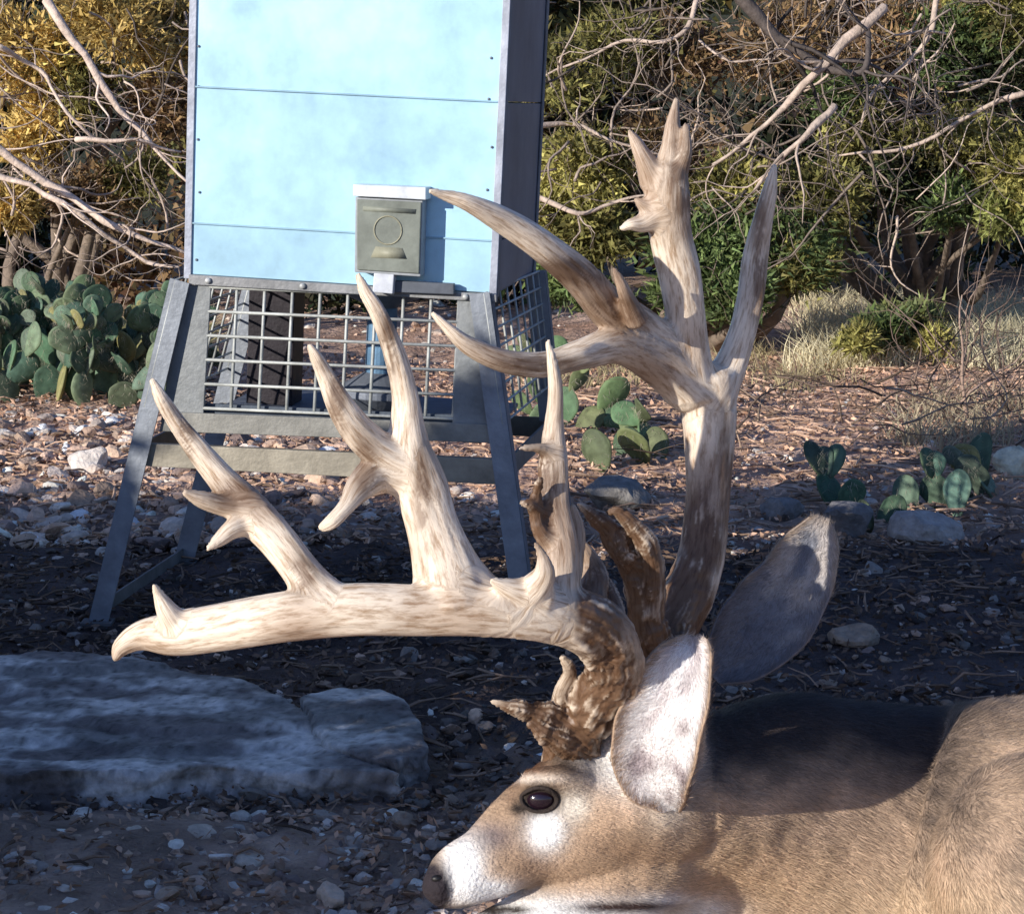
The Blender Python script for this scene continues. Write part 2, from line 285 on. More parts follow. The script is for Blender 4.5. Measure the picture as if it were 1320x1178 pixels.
# prickly pear
def pad(a,base,d,nrm,h,w,th,col):
    v,f=I3; t=(v[:,2]+1)/2; wid=w/2*(.55+.45*np.clip(t*1.6,0,1))
    d=norm(np.array(d)[None])[0]; s=norm(np.cross(nrm,d)[None])[0]; n=np.cross(d,s)
    wob=1+.12*nz(v,1.2,R.uniform(0,50))
    p=base+np.outer(t*h,d)+np.outer(v[:,0]*wid*wob,s)+np.outer(v[:,1]*th/2+.10*h*(v[:,0]**2)*R.uniform(-1,1),n)
    spots=np.array([noise.voronoi(Vector((q[0]*7,q[2]*7,q[1]*2)))[0][0] for q in v]); cc=np.asarray(col)*(.7+.6*np.clip(spots,0,1))[:,None]
    edge=np.clip(1-np.abs(v[:,1])*2.2,0,1)[:,None]; cc=cc*(1-edge*.25)+edge*.25*np.array([.2,.22,.1])
    a.add(p,[f],cc); return d,s,n
def pear(name,spots,col,size,sp=True,levels=2):
    e=empty(name); a=Acc(); sa=Acc()
    def rec(base,d,lv,sz):
        nrm=norm((np.array([R.normal()*.8,-1,R.normal()*.4]))[None])[0]; h=sz*R.uniform(.8,1.15); w=h*R.uniform(.7,.9)
        cc=np.asarray(col)*R.uniform(.55,1.25)*np.array([R.uniform(.8,1.3),1,R.uniform(.8,1.1)])
        if R.random()<.06: cc=np.array([.28,.26,.11])
        dd,s,n=pad(a,base,d,nrm,h,w,sz*.15,cc); sg=1 if np.dot(n,[0,-1,0])>0 else -1
        for _ in range(18):
            tt=R.uniform(.15,.95); ww=R.uniform(-.42,.42)*w*math.sin(math.pi*min(1,tt*.8+.15)); q=base+dd*tt*h+s*ww+n*sz*.06*sg
            for _k in range(2):
                e2=q+(norm((n*sg+R.normal(size=3)*.6)[None])[0])*.028; r=np.array([.0008,0,0]); sa.add([q-r,q+r,e2],[np.array([[0,1,2]])],(.5,.45,.34))
        if lv>0:
            for _ in range(R.integers(1,4)):
                u=R.uniform(-.8,.8); q=base+dd*h*(.9-.25*abs(u))+s*u*w*.42; rec(q,dd+s*u*1.1+n*R.normal()*.4,lv-1,sz*R.uniform(.75,.98))
    for (x,y,Yd,lv) in spots:
        b=P(x,y,Yd); b[2]=float(gz(b[0],Yd))-.015
        rec(b,np.array([R.normal()*.45,R.normal()*.3,1]),lv,size)
    a.build('pads',M_cact,e); sa.build('spines',M_grass,e,smooth=False)
lp=[(R.uniform(-60,205),0,R.uniform(7.9,9.0),R.integers(1,4)) for _ in range(36)]
pear('prickly_pear_cactus',lp,(.12,.185,.12),.17)
pear('prickly_pear_cactus.001',[(800,0,6.7,0),(840,0,6.6,0),(825,0,6.9,1),(720,0,7.4,2),(745,0,7.3,1),(715,0,7.7,2),(862,0,6.7,0),(785,0,6.45,0),(700,0,7.0,1),(840,0,6.8,1)],(.14,.2,.11),.15)
pear('prickly_pear_cactus.002',[(1095,0,5.9,1),(1130,0,5.6,0),(1150,0,5.7,0),(1110,0,5.9,0),(1240,0,5.9,1),(1260,0,5.8,0),(1280,0,6.0,1),(1310,0,6.0,1),(1200,0,5.9,0)],(.09,.15,.11),.13)
# unseen juniper-like shadow caster added left of the deer, shaped to shade the ground
e=empty('juniper_tree'); fa=Acc(); ta=Acc()
sl=math.tan(EL)/math.cos(AZ); tx=math.tan(AZ); TOP=(5.95-1.8)*sl; FT=.24+2.7*sl; fx0=-.95-2.7*tx; fx1=.15-2.7*tx
def topat(x):
    t=min(TOP,max(.55,((1.7-x)/tx)*sl)); return min(t,FT) if fx0<x<fx1 else t
for _ in range(170):
    x=R.uniform(-7.2,-1.35); y=1.8+R.normal()*.12; top=topat(x)
    z=R.uniform(.05,max(.1,top-.17)); sprays(fa,(x,y,z),.2,850 if x<-2.5 else 170,.08,.024,OL)
for _ in range(43):
    x=-1.4-_*.14; top=topat(x)
    for z in (.15,top*.4,top*.7,top-.22): sprays(fa,(x,1.8+R.normal()*.06,max(z,.1)),.2,700 if x<-2.5 else 190,.08,.024,OL)
for x in (-7,-6,-5,-4,-3.0,-2.2,-1.6):
    branch(ta,(x,1.8,-.05),(0.05,0,1),.9,.05,(.2,.15,.11),2,.2,5)
ta.build('trunk',M_bark,e); fa.build('foliage',M_wood,e,smooth=False)
# ---------------------------------------------------------------- FEEDER
fe=empty('deer_feeder')
pR=P(638,378,4.4); pL=P(240,353,4.5); XA=norm((pR-pL)[None])[0]; ZA=norm((np.array([0,0,1])-XA*XA[2])[None])[0]; YA=np.cross(ZA,XA); WD=np.linalg.norm(pR-pL); DP=.62
def Fp(px,py,dv=0):
    d=ray(px,py); o=pL+YA*dv; return C0+d*(np.dot(o-C0,YA)/np.dot(d,YA))
def plate(a,q,dv,th,col):
    f=[Fp(x,y,dv) for x,y in q]; b=[p+YA*th for p in f]; n=len(q)
    a.add(np.array(f+b),[np.array([list(range(n))[::-1]]),np.array([list(range(n,2*n))]),np.array([[i,(i+1)%n,n+(i+1)%n,n+i] for i in range(n)])],col)
def bar(a,p,q,w,d,col,ref=None):
    p=np.array(p);q=np.array(q); t=norm((q-p)[None])[0]; ref=YA if ref is None else ref; s=norm(np.cross(t,ref)[None])[0]; b=np.cross(s,t)
    c=[(-1,-1),(1,-1),(1,1),(-1,1)]; v=[o+s*w/2*i+b*d/2*j for o in (p,q) for i,j in c]
    a.add(v,[np.array([[0,1,2,3],[7,6,5,4],[0,4,5,1],[1,5,6,2],[2,6,7,3],[3,7,4,0]])],col)
def Lc(u,v,w): return pL+XA*u+YA*v+ZA*w
def bev(o,w=.002):
    m=o.modifiers.new('b','BEVEL'); m.width=w; m.segments=2; return o
M_galv=mat('galvanized_sheet',nscale=4,var=.28,bump=.12,bscale=6,rough=.45,metal=.15,bdist=.02,spec=.4)
GV=(.42,.66,.80); SG=(.25,.26,.26)
H=.98; a=Acc()
def lbox(a,u0,u1,v0,v1,w0,w1,col):
    v=[Lc(u,vv,w) for w in (w0,w1) for u,vv in ((u0,v0),(u1,v0),(u1,v1),(u0,v1))]
    a.add(v,[np.array([[3,2,1,0],[4,5,6,7],[0,1,5,4],[1,2,6,5],[2,3,7,6],[3,0,4,7]])],col)
k=4.45/2640; s1=(355-290)*k; s2=(355-116)*k
for j,(w0,w1) in enumerate([(0,s1),(s1+.003,s2),(s2+.003,s2+.30),(s2+.303,H)]):
    lbox(a,.010,WD-.010,0,.004,w0,w1,np.array(GV)*(.92+.07*j)); lbox(a,WD-.004,WD,.01,DP-.01,w0,w1,np.array((.19,.2,.24))); lbox(a,0,.004,.01,DP-.01,w0,w1,GV); lbox(a,.010,WD-.010,DP-.004,DP,w0,w1,GV)  # right side panel coloured darker to stand for its shaded face
    if j: lbox(a,.012,WD-.012,-.004,0,w0-.003,w0+.001,np.array(GV)*.75)
bev(a.build('hopper_panels',M_galv,fe,smooth=False),.001)
a=Acc()
for u,v in ((0,0),(WD,0),(0,DP),(WD,DP)):
    su=1 if u==0 else -1; sv=1 if v==0 else -1
    lbox(a,min(u-.004*su,u+.012*su),max(u-.004*su,u+.012*su),min(v-.005*sv,v+.002*sv),max(v-.005*sv,v+.002*sv),-.01,H,(.4,.42,.48)); lbox(a,min(u-.005*su,u-.001*su),max(u-.005*su,u-.001*su),min(v,v+.03*sv),max(v,v+.03*sv),-.01,H,(.2,.21,.23))
lbox(a,-.03,WD+.03,-.03,DP+.03,H,H+.03,(.3,.32,.33))
bev(a.build('corner_angles',M_steel,fe,smooth=False),.001)
a=Acc(); top=Lc(WD/2,DP/2,H+.2); q=[Lc(-.03,-.03,H+.031),Lc(WD+.03,-.03,H+.031),Lc(WD+.03,DP+.03,H+.031),Lc(-.03,DP+.03,H+.031),top]
a.add(q,[np.array([[0,1,4],[1,2,4],[2,3,4],[3,0,4]])],GV); a.build('lid',M_galv,fe,smooth=False)
a=Acc()
plate(a,[(243,354),(640,380),(640,390),(243,367)],-.012,.012,(.28,.28,.28))
plate(a,[(232,367),(272,369),(262,536),(207,545)],-.004,.006,SG); plate(a,[(590,377),(633,381),(652,560),(583,545)],-.004,.006,SG)
plate(a,[(212,531),(651,548),(655,572),(205,556)],-.014,.010,(.28,.27,.24))
plate(a,[(262,520),(585,535),(585,548),(262,533)],.02,.01,(.1,.12,.15))
plate(a,[(193,572),(640,592),(648,625),(188,601)],-.02,.02,(.36,.32,.25))
bev(a.build('lower_frame',M_steel,fe,smooth=False),.0015)
a=Acc()
def angleleg(p,q,w,side):
    bar(a,p,q,w,.005,(.27,.29,.32)); 
    bar(a,np.array(p)+XA*side*w/2+YA*.02,np.array(q)+XA*side*w/2+YA*.02,.004,.038,(.16,.18,.21))
def grd(p): p=np.array(p); p[2]=float(gz(p[0],p[1]))-.01; return p
fl0=Fp(232,362,-.02); fl1=Fp(126,806,-.04); fr0=Fp(618,378,-.02); fr1=Fp(681,838,-.03)
angleleg(fl0,fl1,.044,-1); angleleg(fr0,fr1,.044,1)
bl0=Lc(.0,DP,0); bl1=grd(P(236,735,5.15)); br0=Lc(WD,DP,0); br1=grd(P(730,740,5.05))
angleleg(bl0,bl1,.05,-1); angleleg(br0,br1,.05,1)
bar(a,fl1+np.array([0,.03,.03]),bl1+np.array([0,0,.03]),.03,.005,(.2,.2,.2),ref=XA); bar(a,fr1+np.array([0,.03,.03]),br1+np.array([0,0,.03]),.03,.005,(.2,.2,.2),ref=XA)
for p in (fl1,fr1,bl1,br1): bar(a,p+np.array([-.035,0,.008]),p+np.array([.035,0,.008]),.05,.006,(.14,.14,.14),ref=np.array([0,0,1.]))
def lr(p,q,t): return np.array(p)*(1-t)+np.array(q)*t
tt=.5
bar(a,lr(bl0,bl1,tt),lr(br0,br1,tt),.05,.006,(.2,.19,.16)); bar(a,lr(fr0,fr1,tt)+YA*.02,lr(br0,br1,tt),.05,.006,(.2,.2,.19),ref=XA); bar(a,lr(fl0,fl1,tt)+YA*.02,lr(bl0,bl1,tt),.05,.006,(.2,.2,.19),ref=XA)
a.build('legs',M_steel,fe,smooth=False)
a=Acc(); WC=(.46,.47,.44)
q=[np.array(x,float) for x in ((270,370),(592,384),(584,540),(262,526))]
def wire(p,q_,r=.003): vv,ff,_q=tube([p,q_],[r,r],n=6,m=1); a.add(vv,ff,WC)
for i in range(10):
    t=i/9; A_=q[0]*(1-t)+q[1]*t; B_=q[3]*(1-t)+q[2]*t; wire(Fp(*A_,.004),Fp(*B_,.004),.0038)
for i in range(6):
    t=i/5; A_=q[0]*(1-t)+q[3]*t; B_=q[1]*(1-t)+q[2]*t; wire(Fp(*A_,-.001),Fp(*B_,-.001),.0038)
for i in range(9):
    t=i/8; wire(lr(fr0,br0,t)+XA*.01,lr(lr(fr0,fr1,.36),lr(br0,br1,.36),t)+XA*.012)
for i in range(8):
    t=i/7*.36; wire(lr(fr0,fr1,t)+XA*.012,lr(br0,br1,t)+XA*.012)
    wire(lr(fl0,fl1,t)-XA*.012,lr(bl0,bl1,t)-XA*.012)
for i in range(9):
    t=i/8; wire(lr(fl0,bl0,t)-XA*.01,lr(lr(fl0,fl1,.36),lr(bl0,bl1,.36),t)-XA*.012)
a.build('wire_guard',M_steel,fe)
a=Acc()
def cyl(p,q_,r1,r2,col,n=24):
    vv,ff,_q=tube([p,q_],[r1,r2],n=n,m=1); a.add(vv,ff,col)
cx=WD*.55; cy=DP*.5
cyl(Lc(cx,cy,-.06),Lc(cx,cy,-.27),.035,.035,(.14,.26,.4)); cyl(Lc(cx,cy,.0),Lc(cx,cy,-.07),.2,.05,(.2,.22,.24)); cyl(Lc(cx,cy,-.27),Lc(cx,cy,-.285),.10,.10,(.2,.22,.26))
lbox(a,.0,WD,0.006,DP,-.004,.0,(.2,.2,.2)); lbox(a,.02,WD-.02,.03,DP-.02,-.335,-.325,(.16,.18,.22))
lbox(a,.06,.17,.30,.40,-.325,-.006,(.03,.025,.03)); lbox(a,WD-.14,WD-.06,.4,.46,-.325,-.006,(.04,.04,.05))
bev(a.build('spinner_motor_and_funnel',M_steel,fe,smooth=False))
a=Acc()
def bolt(px,py,r=.007,dv=-.016,col=(.5,.5,.48)):
    p=Fp(px,py,dv); v,f=I2; a.add(p+v*r*np.array([1,.6,1]),[f],col)
for x,y in ((268,362),(390,369),(505,377),(600,383)): bolt(x,y)
for x,y in ((257,248),(632,262),(256,112),(630,128),(256,60),(633,75),(255,180),(634,190),(253,335),(628,245)): bolt(x,y,.003,-.002,(.2,.22,.25))
for x,y in ((225,548),(640,565),(205,590),(635,608)): bolt(x,y,.006)
a.build('bolts',M_steel,fe)
M_plas=mat('weathered_plastic',nscale=14,var=.3,bump=.1,rough=.5); a=Acc()
plate(a,[(458,254),(545,258),(542,357),(457,351)],-.050,.048,(.36,.38,.40))
plate(a,[(460,257),(543,261),(540,353),(460,348)],-.056,.006,(.21,.225,.19))
plate(a,[(455,238),(549,242),(549,258),(455,253)],-.062,.062,(.75,.78,.8))
plate(a,[(482,352),(508,354),(506,379),(480,377)],-.050,.03,(.6,.62,.66)); plate(a,[(508,362),(585,366),(585,380),(508,377)],-.03,.02,(.10,.11,.13))
bev(a.build('control_box',M_plas,fe,smooth=False),.002)
a=Acc()
p=Fp(500,297,-.057); an=np.linspace(0,2*math.pi,25)
vv,ff,_q=tube([p+XA*math.cos(t)*.030+ZA*math.sin(t)*.030 for t in an],[.0016]*25,n=6,m=1,ref=YA); a.add(vv,ff,(.34,.32,.22))
plate(a,[(484,318),(518,320),(524,334),(478,332)],-.0575,.0012,(.29,.28,.2)); plate(a,[(468,266),(536,270),(535,276),(468,272)],-.0575,.0012,(.24,.25,.2)); a.build('control_box_emblem',M_plas,fe)
# ---------------------------------------------------------------- DEER
de=empty('white_tailed_deer')
def strokes(defs,n=12):
    a=Acc(); sm=[]
    for d in defs:
        pts=np.array([P(x,y,yy) for x,y,r,yy in d]); r=np.array([q[2]*q[3]/2640 for q in d])
        vv,ff,(p,t,s,b)=tube(pts,r,r*.85,n=n,m=6,ref=np.array([0,1,0.])); a.add(vv,ff,(1,1,1))
        ln=np.concatenate([[0],np.cumsum(np.linalg.norm(np.diff(p,axis=0),axis=1))])
        for i in range(len(p)): sm.append((p[i],t[i],s[i],b[i],ln[i]))
    return a,sm
A_=[
 [(738,985,40,2.17),(742,945,38,2.15),(768,905,36,2.12),(793,862,37,2.08),(775,815,42,2.04),(715,790,42,2.0),(630,785,38,1.97),(540,786,35,1.96),(450,786,36,1.95),(360,796,34,1.95),(280,809,33,1.96),(225,817,30,1.97),(185,818,21,1.98),(158,832,14,1.98),(147,850,6,1.98)],
 [(235,812,26,1.97),(218,792,17,1.96),(207,772,10,1.96),(198,752,4,1.955)],
 [(430,785,36,1.95),(405,760,30,1.96),(383,730,25,1.97),(352,690,26,1.98),(318,655,28,1.99),(288,620,20,2.0),(255,580,17,2.0),(228,545,13,2.0),(207,512,10,1.99),(195,487,4,1.99)],
 [(325,655,22,1.99),(290,652,15,1.98),(260,644,12,1.97),(236,634,5,1.96)],
 [(325,670,20,1.99),(300,682,14,1.97),(283,696,10,1.96),(266,709,4,1.95)],
 [(585,785,52,1.97),(575,735,46,1.98),(558,680,36,1.99),(543,630,36,2.0),(528,590,34,2.0),(525,555,25,2.0),(522,510,19,2.0),(508,455,15,1.99),(488,405,12,1.98),(470,375,9,1.98),(461,352,4,1.98)],
 [(640,790,34,1.99),(600,750,34,1.98),(575,700,26,1.99),(560,640,18,2.0),(545,590,16,2.0)],
 [(525,600,34,2.0),(495,585,26,1.99),(465,560,23,1.98),(440,525,19,1.97),(420,485,13,1.97),(407,460,9,1.96),(397,443,4,1.96)],
 [(520,610,32,2.0),(488,610,26,1.99),(465,628,20,1.97),(447,652,12,1.95),(428,672,11,1.94),(413,681,7,1.94)],
 [(715,795,36,2.0),(722,745,27,2.01),(722,700,24,2.02),(714,650,21,2.03),(713,600,20,2.04),(714,550,14,2.05),(716,505,11,2.05),(712,470,8,2.05),(706,438,4,2.05)],
 [(712,585,13,2.04),(695,578,8,2.03),(668,578,4,2.02)],
 [(712,700,20,2.02),(695,680,12,2.01),(690,650,10,2.01),(697,615,5,2.0)],
 [(698,660,12,2.02),(683,650,8,2.0),(670,648,4,2.0)],
 [(640,795,26,1.98),(678,768,24,1.97),(700,742,17,1.96),(700,720,9,1.96),(690,698,4,1.96)],
 [(700,770,30,1.98),(660,760,16,1.96),(632,748,5,1.95)],
 [(740,810,38,2.03),(760,770,26,2.06),(765,735,17,2.08),(752,705,9,2.08),(742,695,4,2.08)],
 [(725,760,24,2.02),(738,720,16,2.04),(742,680,12,2.05),(738,650,5,2.05)],
 [(780,830,30,2.05),(790,790,18,2.08),(775,745,10,2.1),(765,725,4,2.1)],
 [(745,950,30,2.14),(715,925,18,2.12),(680,915,12,2.1),(650,908,8,2.09),(632,903,4,2.09)],
 [(740,960,28,2.14),(705,945,14,2.11),(685,930,7,2.1)],
 [(735,930,22,2.14),(722,895,12,2.12),(735,865,10,2.11),(724,845,5,2.1)],
]
B_=[
 [(835,865,40,2.24),(850,825,40,2.25),(880,780,37,2.27),(902,725,32,2.29),(911,660,30,2.31),(914,590,32,2.33),(914,530,37,2.34),(908,485,42,2.34)],
 [(915,520,34,2.34),(937,480,24,2.35),(955,435,19,2.36),(967,385,18,2.37),(974,330,17,2.38),(983,285,14,2.38),(992,245,10,2.38),(998,212,4,2.38)],
 [(890,510,38,2.33),(884,455,32,2.32),(883,405,27,2.31),(876,355,28,2.3),(865,305,28,2.29),(860,255,30,2.28),(860,215,27,2.28)],
 [(845,235,22,2.28),(830,205,13,2.27),(820,185,9,2.27),(811,168,4,2.27)],
 [(862,225,24,2.28),(865,190,14,2.28),(867,160,10,2.28),(872,127,4,2.28)],
 [(872,225,16,2.28),(884,195,9,2.27),(884,160,5,2.27)],
 [(850,275,22,2.28),(828,288,13,2.27),(812,290,8,2.26),(799,296,4,2.26)],
 [(840,270,16,2.28),(826,262,8,2.27),(818,256,4,2.27)],
 [(905,510,36,2.34),(868,465,36,2.32),(822,425,31,2.28),(785,398,28,2.24),(748,358,24,2.2),(705,322,21,2.16),(655,288,18,2.13),(605,262,12,2.1),(575,252,8,2.09),(553,246,4,2.08)],
 [(822,415,16,2.23),(808,385,11,2.21),(800,365,8,2.2),(791,345,4,2.2)],
 [(895,505,34,2.33),(850,465,34,2.3),(800,445,26,2.25),(752,456,21,2.21),(702,470,18,2.18),(652,466,16,2.15),(606,447,13,2.13),(578,424,8,2.12),(557,403,4,2.12)],
 [(845,860,32,2.22),(832,800,26,2.2),(826,760,20,2.19),(812,725,19,2.18),(790,690,17,2.17),(766,665,11,2.16),(744,648,4,2.15)],
 [(835,790,24,2.2),(842,745,17,2.18),(836,705,16,2.17),(815,675,13,2.16),(798,660,8,2.15),(783,660,4,2.15)],
 [(820,730,18,2.18),(803,715,10,2.16),(797,690,8,2.16)],
 [(860,850,36,2.24),(885,835,18,2.22),(905,820,8,2.21)],
]
M_ant=bpy.data.materials.new('antler_bone'); M_ant.use_nodes=True
n=M_ant.node_tree.nodes; l=M_ant.node_tree.links; b=n['Principled BSDF']; b.inputs['Roughness'].default_value=.42; b.inputs['Specular IOR Level'].default_value=.4
ac=n.new('ShaderNodeAttribute'); ac.attribute_name='Col'; au=n.new('ShaderNodeAttribute'); au.attribute_name='Flow'
g1=n.new('ShaderNodeTexNoise'); g1.inputs['Scale'].default_value=4.5; g1.inputs['Detail'].default_value=6; g1.inputs['Roughness'].default_value=.65; l.new(au.outputs['Vector'],g1.inputs['Vector'])
cr=n.new('ShaderNodeValToRGB'); cr.color_ramp.elements[0].position=.32; cr.color_ramp.elements[0].color=(.50,.38,.28,1); cr.color_ramp.elements[1].position=.54; cr.color_ramp.elements[1].color=(1.05,1.03,1,1)
l.new(g1.outputs[0],cr.inputs[0]); mm=n.new('ShaderNodeVectorMath'); mm.operation='MULTIPLY'; l.new(ac.outputs['Color'],mm.inputs[0]); l.new(cr.outputs[0],mm.inputs[1]); l.new(mm.outputs[0],b.inputs['Base Color'])
bp=n.new('ShaderNodeBump'); bp.inputs['Strength'].default_value=.4; bp.inputs['Distance'].default_value=.003; l.new(g1.outputs[0],bp.inputs['Height']); l.new(bp.outputs[0],b.inputs['Normal'])
def antler(name,defs,darkspots):
    a,sm=strokes(defs,16); o=a.build(name,M_ant,de); me=remesh(o,.0024,12); v=getv(me); nr=getn(me)
    kd=kdtree.KDTree(len(sm)); [kd.insert(Vector(q[0]),i) for i,q in enumerate(sm)]; kd.balance()
    fl=np.zeros((len(v),3))
    for i,q in enumerate(v):
        _,j,_d=kd.find(Vector(q)); p,t,s,b_,ln=sm[j]; r=q-p; an=math.atan2(r@b_,r@s); fl[i]=(math.cos(an)*1.0,math.sin(an)*1.0,(ln+r@t)*9)
    px,py=PX(v); rough=np.zeros(len(v)); stain=np.zeros(len(v))
    for (x,y,rx,ry,bw) in darkspots:
        g=np.clip(1.5*np.exp(-(((px-x)/rx)**2+((py-y)/ry)**2)),0,1); stain=np.maximum(stain,g*(1 if bw>0 else .6)); rough=np.maximum(rough,g*bw)
    groove=nz(fl*np.array([1.6,1.6,1]),1.7); gr2=nz(fl*np.array([3,3,.8]),2.3)
    n1=nz(v,95); n2=nz(v,45); n3=nz(v,230)
    v=v+nr*(groove*.0012+rough*(gr2*.004+n1*.003+n2*.006+n3*.0012))[:,None]; setv(me,v)
    cream=np.array([.86,.74,.60]); brown=np.array([.17,.10,.06]); grey=np.array([.42,.30,.215])
    m0=np.clip(nz(v,11)*1.9+.08,0,.85)[:,None]; c=cream*(1-m0)+grey*m0
    pale=np.clip(gr2*1.6+n2*1.6+n3*.3-.15,0,1); m=np.clip(stain*1.4*(1-.75*pale),0,1)[:,None]
    setc(me,c*(1-m)+brown*m); setc(me,fl,'Flow'); return o
antler('antler',A_,[(745,955,75,60,1),(785,880,50,60,.8),(690,920,50,25,.8),(775,790,30,70,.35),(695,640,22,60,.3),(300,640,30,20,0),(390,740,20,25,0),(470,600,20,40,0),(545,640,12,60,0),(435,520,12,60,0),(500,450,10,60,0),(240,560,12,50,0)])
antler('antler.001',B_,[(840,840,60,55,1),(815,740,40,75,.7),(785,680,45,35,.6),(885,770,35,60,.5),(905,690,26,60,.2),(935,630,10,90,0),(880,230,20,80,0),(740,350,70,18,0),(800,400,50,20,0),(980,330,10,110,0),(700,470,60,12,0)])
# --- body
a=Acc()
def dt(d,n=28,m=5,yy=None):
    pts=np.array([P(q[0],q[1],q[4]) for q in d]); s=np.array([q[4]/2640 for q in d]); vv,ff,_q=tube(pts,np.array([q[2] for q in d])*s,np.array([q[3] for q in d])*s,n=n,m=m,ref=np.array([0,1,0.])); a.add(vv,ff,(1,1,1))
dt([(553,1147,22,21,2.085),(566,1142,36,27,2.088),(582,1134,45,31,2.095),(604,1123,48,35,2.1),(632,1109,54,40,2.11),(668,1083,65,50,2.13),(710,1064,84,66,2.15),(765,1046,98,80,2.175),(825,1035,104,84,2.20),(890,1035,100,80,2.25)])
dt([(600,1198,12,18,2.1),(630,1193,22,26,2.11),(680,1178,34,36,2.13),(745,1150,52,48,2.15),(815,1125,66,56,2.18),(880,1100,66,56,2.24),(960,1090,60,50,2.30)])
dt([(800,1000,80,60,2.18),(850,960,60,55,2.2),(870,900,40,50,2.23)])
dt([(735,1000,30,26,2.15),(738,965,26,26,2.15)]); dt([(838,920,40,40,2.23),(838,870,36,34,2.24)])
dt([(680,1010,20,20,2.125),(715,1004,20,20,2.115),(750,1010,20,20,2.13)])
dt([(800,1045,95,80,2.2),(880,1045,135,95,2.26),(960,1055,180,112,2.33),(1060,1076,194,128,2.39),(1160,1105,212,150,2.41),(1250,1130,250,195,2.38),(1380,1160,298,240,2.36),(1560,1175,300,250,2.38),(1800,1180,305,255,2.42),(2020,1180,290,235,2.46),(2200,1200,230,180,2.5),(2260,1210,120,100,2.5)],n=40)
dt([(1250,1130,130,90,2.26),(1330,1150,200,135,2.21),(1400,1240,190,120,2.22),(1440,1350,120,90,2.22)])
dt([(1440,1370,80,70,2.2),(1300,1420,45,45,2.15),(1180,1440,30,30,2.12)]); dt([(1180,1440,30,30,2.12),(1300,1462,24,26,2.08),(1400,1468,20,24,2.06)])
dt([(2080,1200,190,120,2.3),(1960,1300,150,90,2.22),(1820,1400,80,60,2.15)]); dt([(1820,1400,60,50,2.15),(1960,1440,38,34,2.12),(2060,1460,30,30,2.1)]); dt([(2060,1460,30,30,2.1),(1900,1475,24,24,2.05),(1780,1480,20,22,2.03)])
dt([(2240,1120,60,50,2.5),(2300,1200,45,30,2.5),(2330,1290,14,14,2.5)])
body=a.build('head_and_body',M_fur,de); me=remesh(body,.0045,12); v=getv(me); nr=getn(me)
px,py=PX(v)
def blob(cx,cy,rx,ry,px=px,py=py): return np.exp(-(((px-cx)/rx)**2+((py-cy)/ry)**2))
dn=-.006*blob(700,1032,24,18)+.004*blob(700,1002,40,10)-.005*blob(655,1080,40,22)+.004*blob(760,1120,50,40)-.011*blob(640,1172,44,6)-.004*blob(566,1130,8,7)+.005*blob(566,1146,12,22)-.003*blob(583,1140,5,26)+.003*blob(606,1145,20,18)-.004*blob(690,1060,18,14)
frontside=np.clip(-nr[:,1]*2,0,1)
v+=nr*(dn*frontside)[:,None]+nr*(.0015*nz(v,40))[:,None]
out=px>920; v[out]+=nr[out]*(.006*nz(v[out],9))[:,None]; setv(me,v)
def fur_col(v,px,py,nr):
    B=lambda *q: blob(*q,px=px,py=py)[:,None]
    face=np.array([.52,.355,.23]); neck=np.array([.44,.315,.22]); white=np.array([.93,.90,.86]); dk=np.array([.04,.03,.025]); gold=np.array([.72,.49,.29]); rust=np.array([.25,.11,.045])
    t=np.clip((px-850)/200,0,1)[:,None]; c=face*(1-t)+neck*t
    def mix(c,k,col): k=np.clip(k,0,1); return c*(1-k)+np.asarray(col)*k
    nzv=nz(v,22)[:,None]; c=c*(1+.4*nzv)
    c=mix(c,.65*B(960,1140,130,60),gold); c=mix(c,.6*B(1180,1170,160,40),(.68,.5,.32))  # golden sunlight on the lower neck painted into the fur
    neckshade=(np.clip(nr[:,2]*2-.3,0,1)*np.clip((px-870)/50,0,1)*np.clip((1290-px)/90,0,1))[:,None]; c=mix(c,neckshade*.95,(.05,.04,.04))  # shadow across the upper neck painted into the fur colour
    c=mix(c,1.4*B(670,980,36,28),rust); c=mix(c,1.1*B(735,972,50,26),(.08,.05,.035)); c=mix(c,.8*B(800,930,40,30),(.12,.09,.07))
    c=mix(c,1.1*B(632,1078,34,20),(.24,.18,.16)); c=mix(c,.8*B(690,1115,36,24),(.34,.21,.13)); c=mix(c,.7*B(800,1095,50,20),(.36,.22,.13)); c=mix(c,.5*B(660,1030,16,20),(.3,.18,.11))
    c=mix(c,1.7*B(702,1068,22,26),white); c=mix(c,1.2*B(692,1004,32,6),(.85,.72,.6)); c=mix(c,1.2*B(738,1038,18,20),(.85,.76,.64))
    c=mix(c,1.9*B(596,1120,24,38),white); c=mix(c,1.7*B(625,1150,36,15),white); c=mix(c,1.2*B(640,1190,60,12),white); c=mix(c,1.6*B(720,1180,110,22),white); c=mix(c,1.6*B(870,1172,60,16),white)
    c=mix(c,1.5*B(820,985,50,38),white); c=mix(c,.7*B(855,1045,25,25),(.82,.7,.56))
    c=mix(c,2*B(697,1029,26,19),dk); c=mix(c,1.3*B(668,1042,12,7),dk)
    c=mix(c,3.2*B(556,1148,19,30),(.035,.028,.032)); c=mix(c,2.6*B(636,1172,38,5),dk); c=mix(c,1.6*B(800,1168,60,6),(.08,.05,.045))
    bel=np.clip((-nr[:,2]-.55)*2.5,0,1)[:,None]*(px>1000)[:,None]; c=mix(c,bel*.7,white)
    return np.clip(c,.01,.95)
nr=getn(me); px,py=PX(v); bc=fur_col(v,px,py,nr); setc(me,bc)
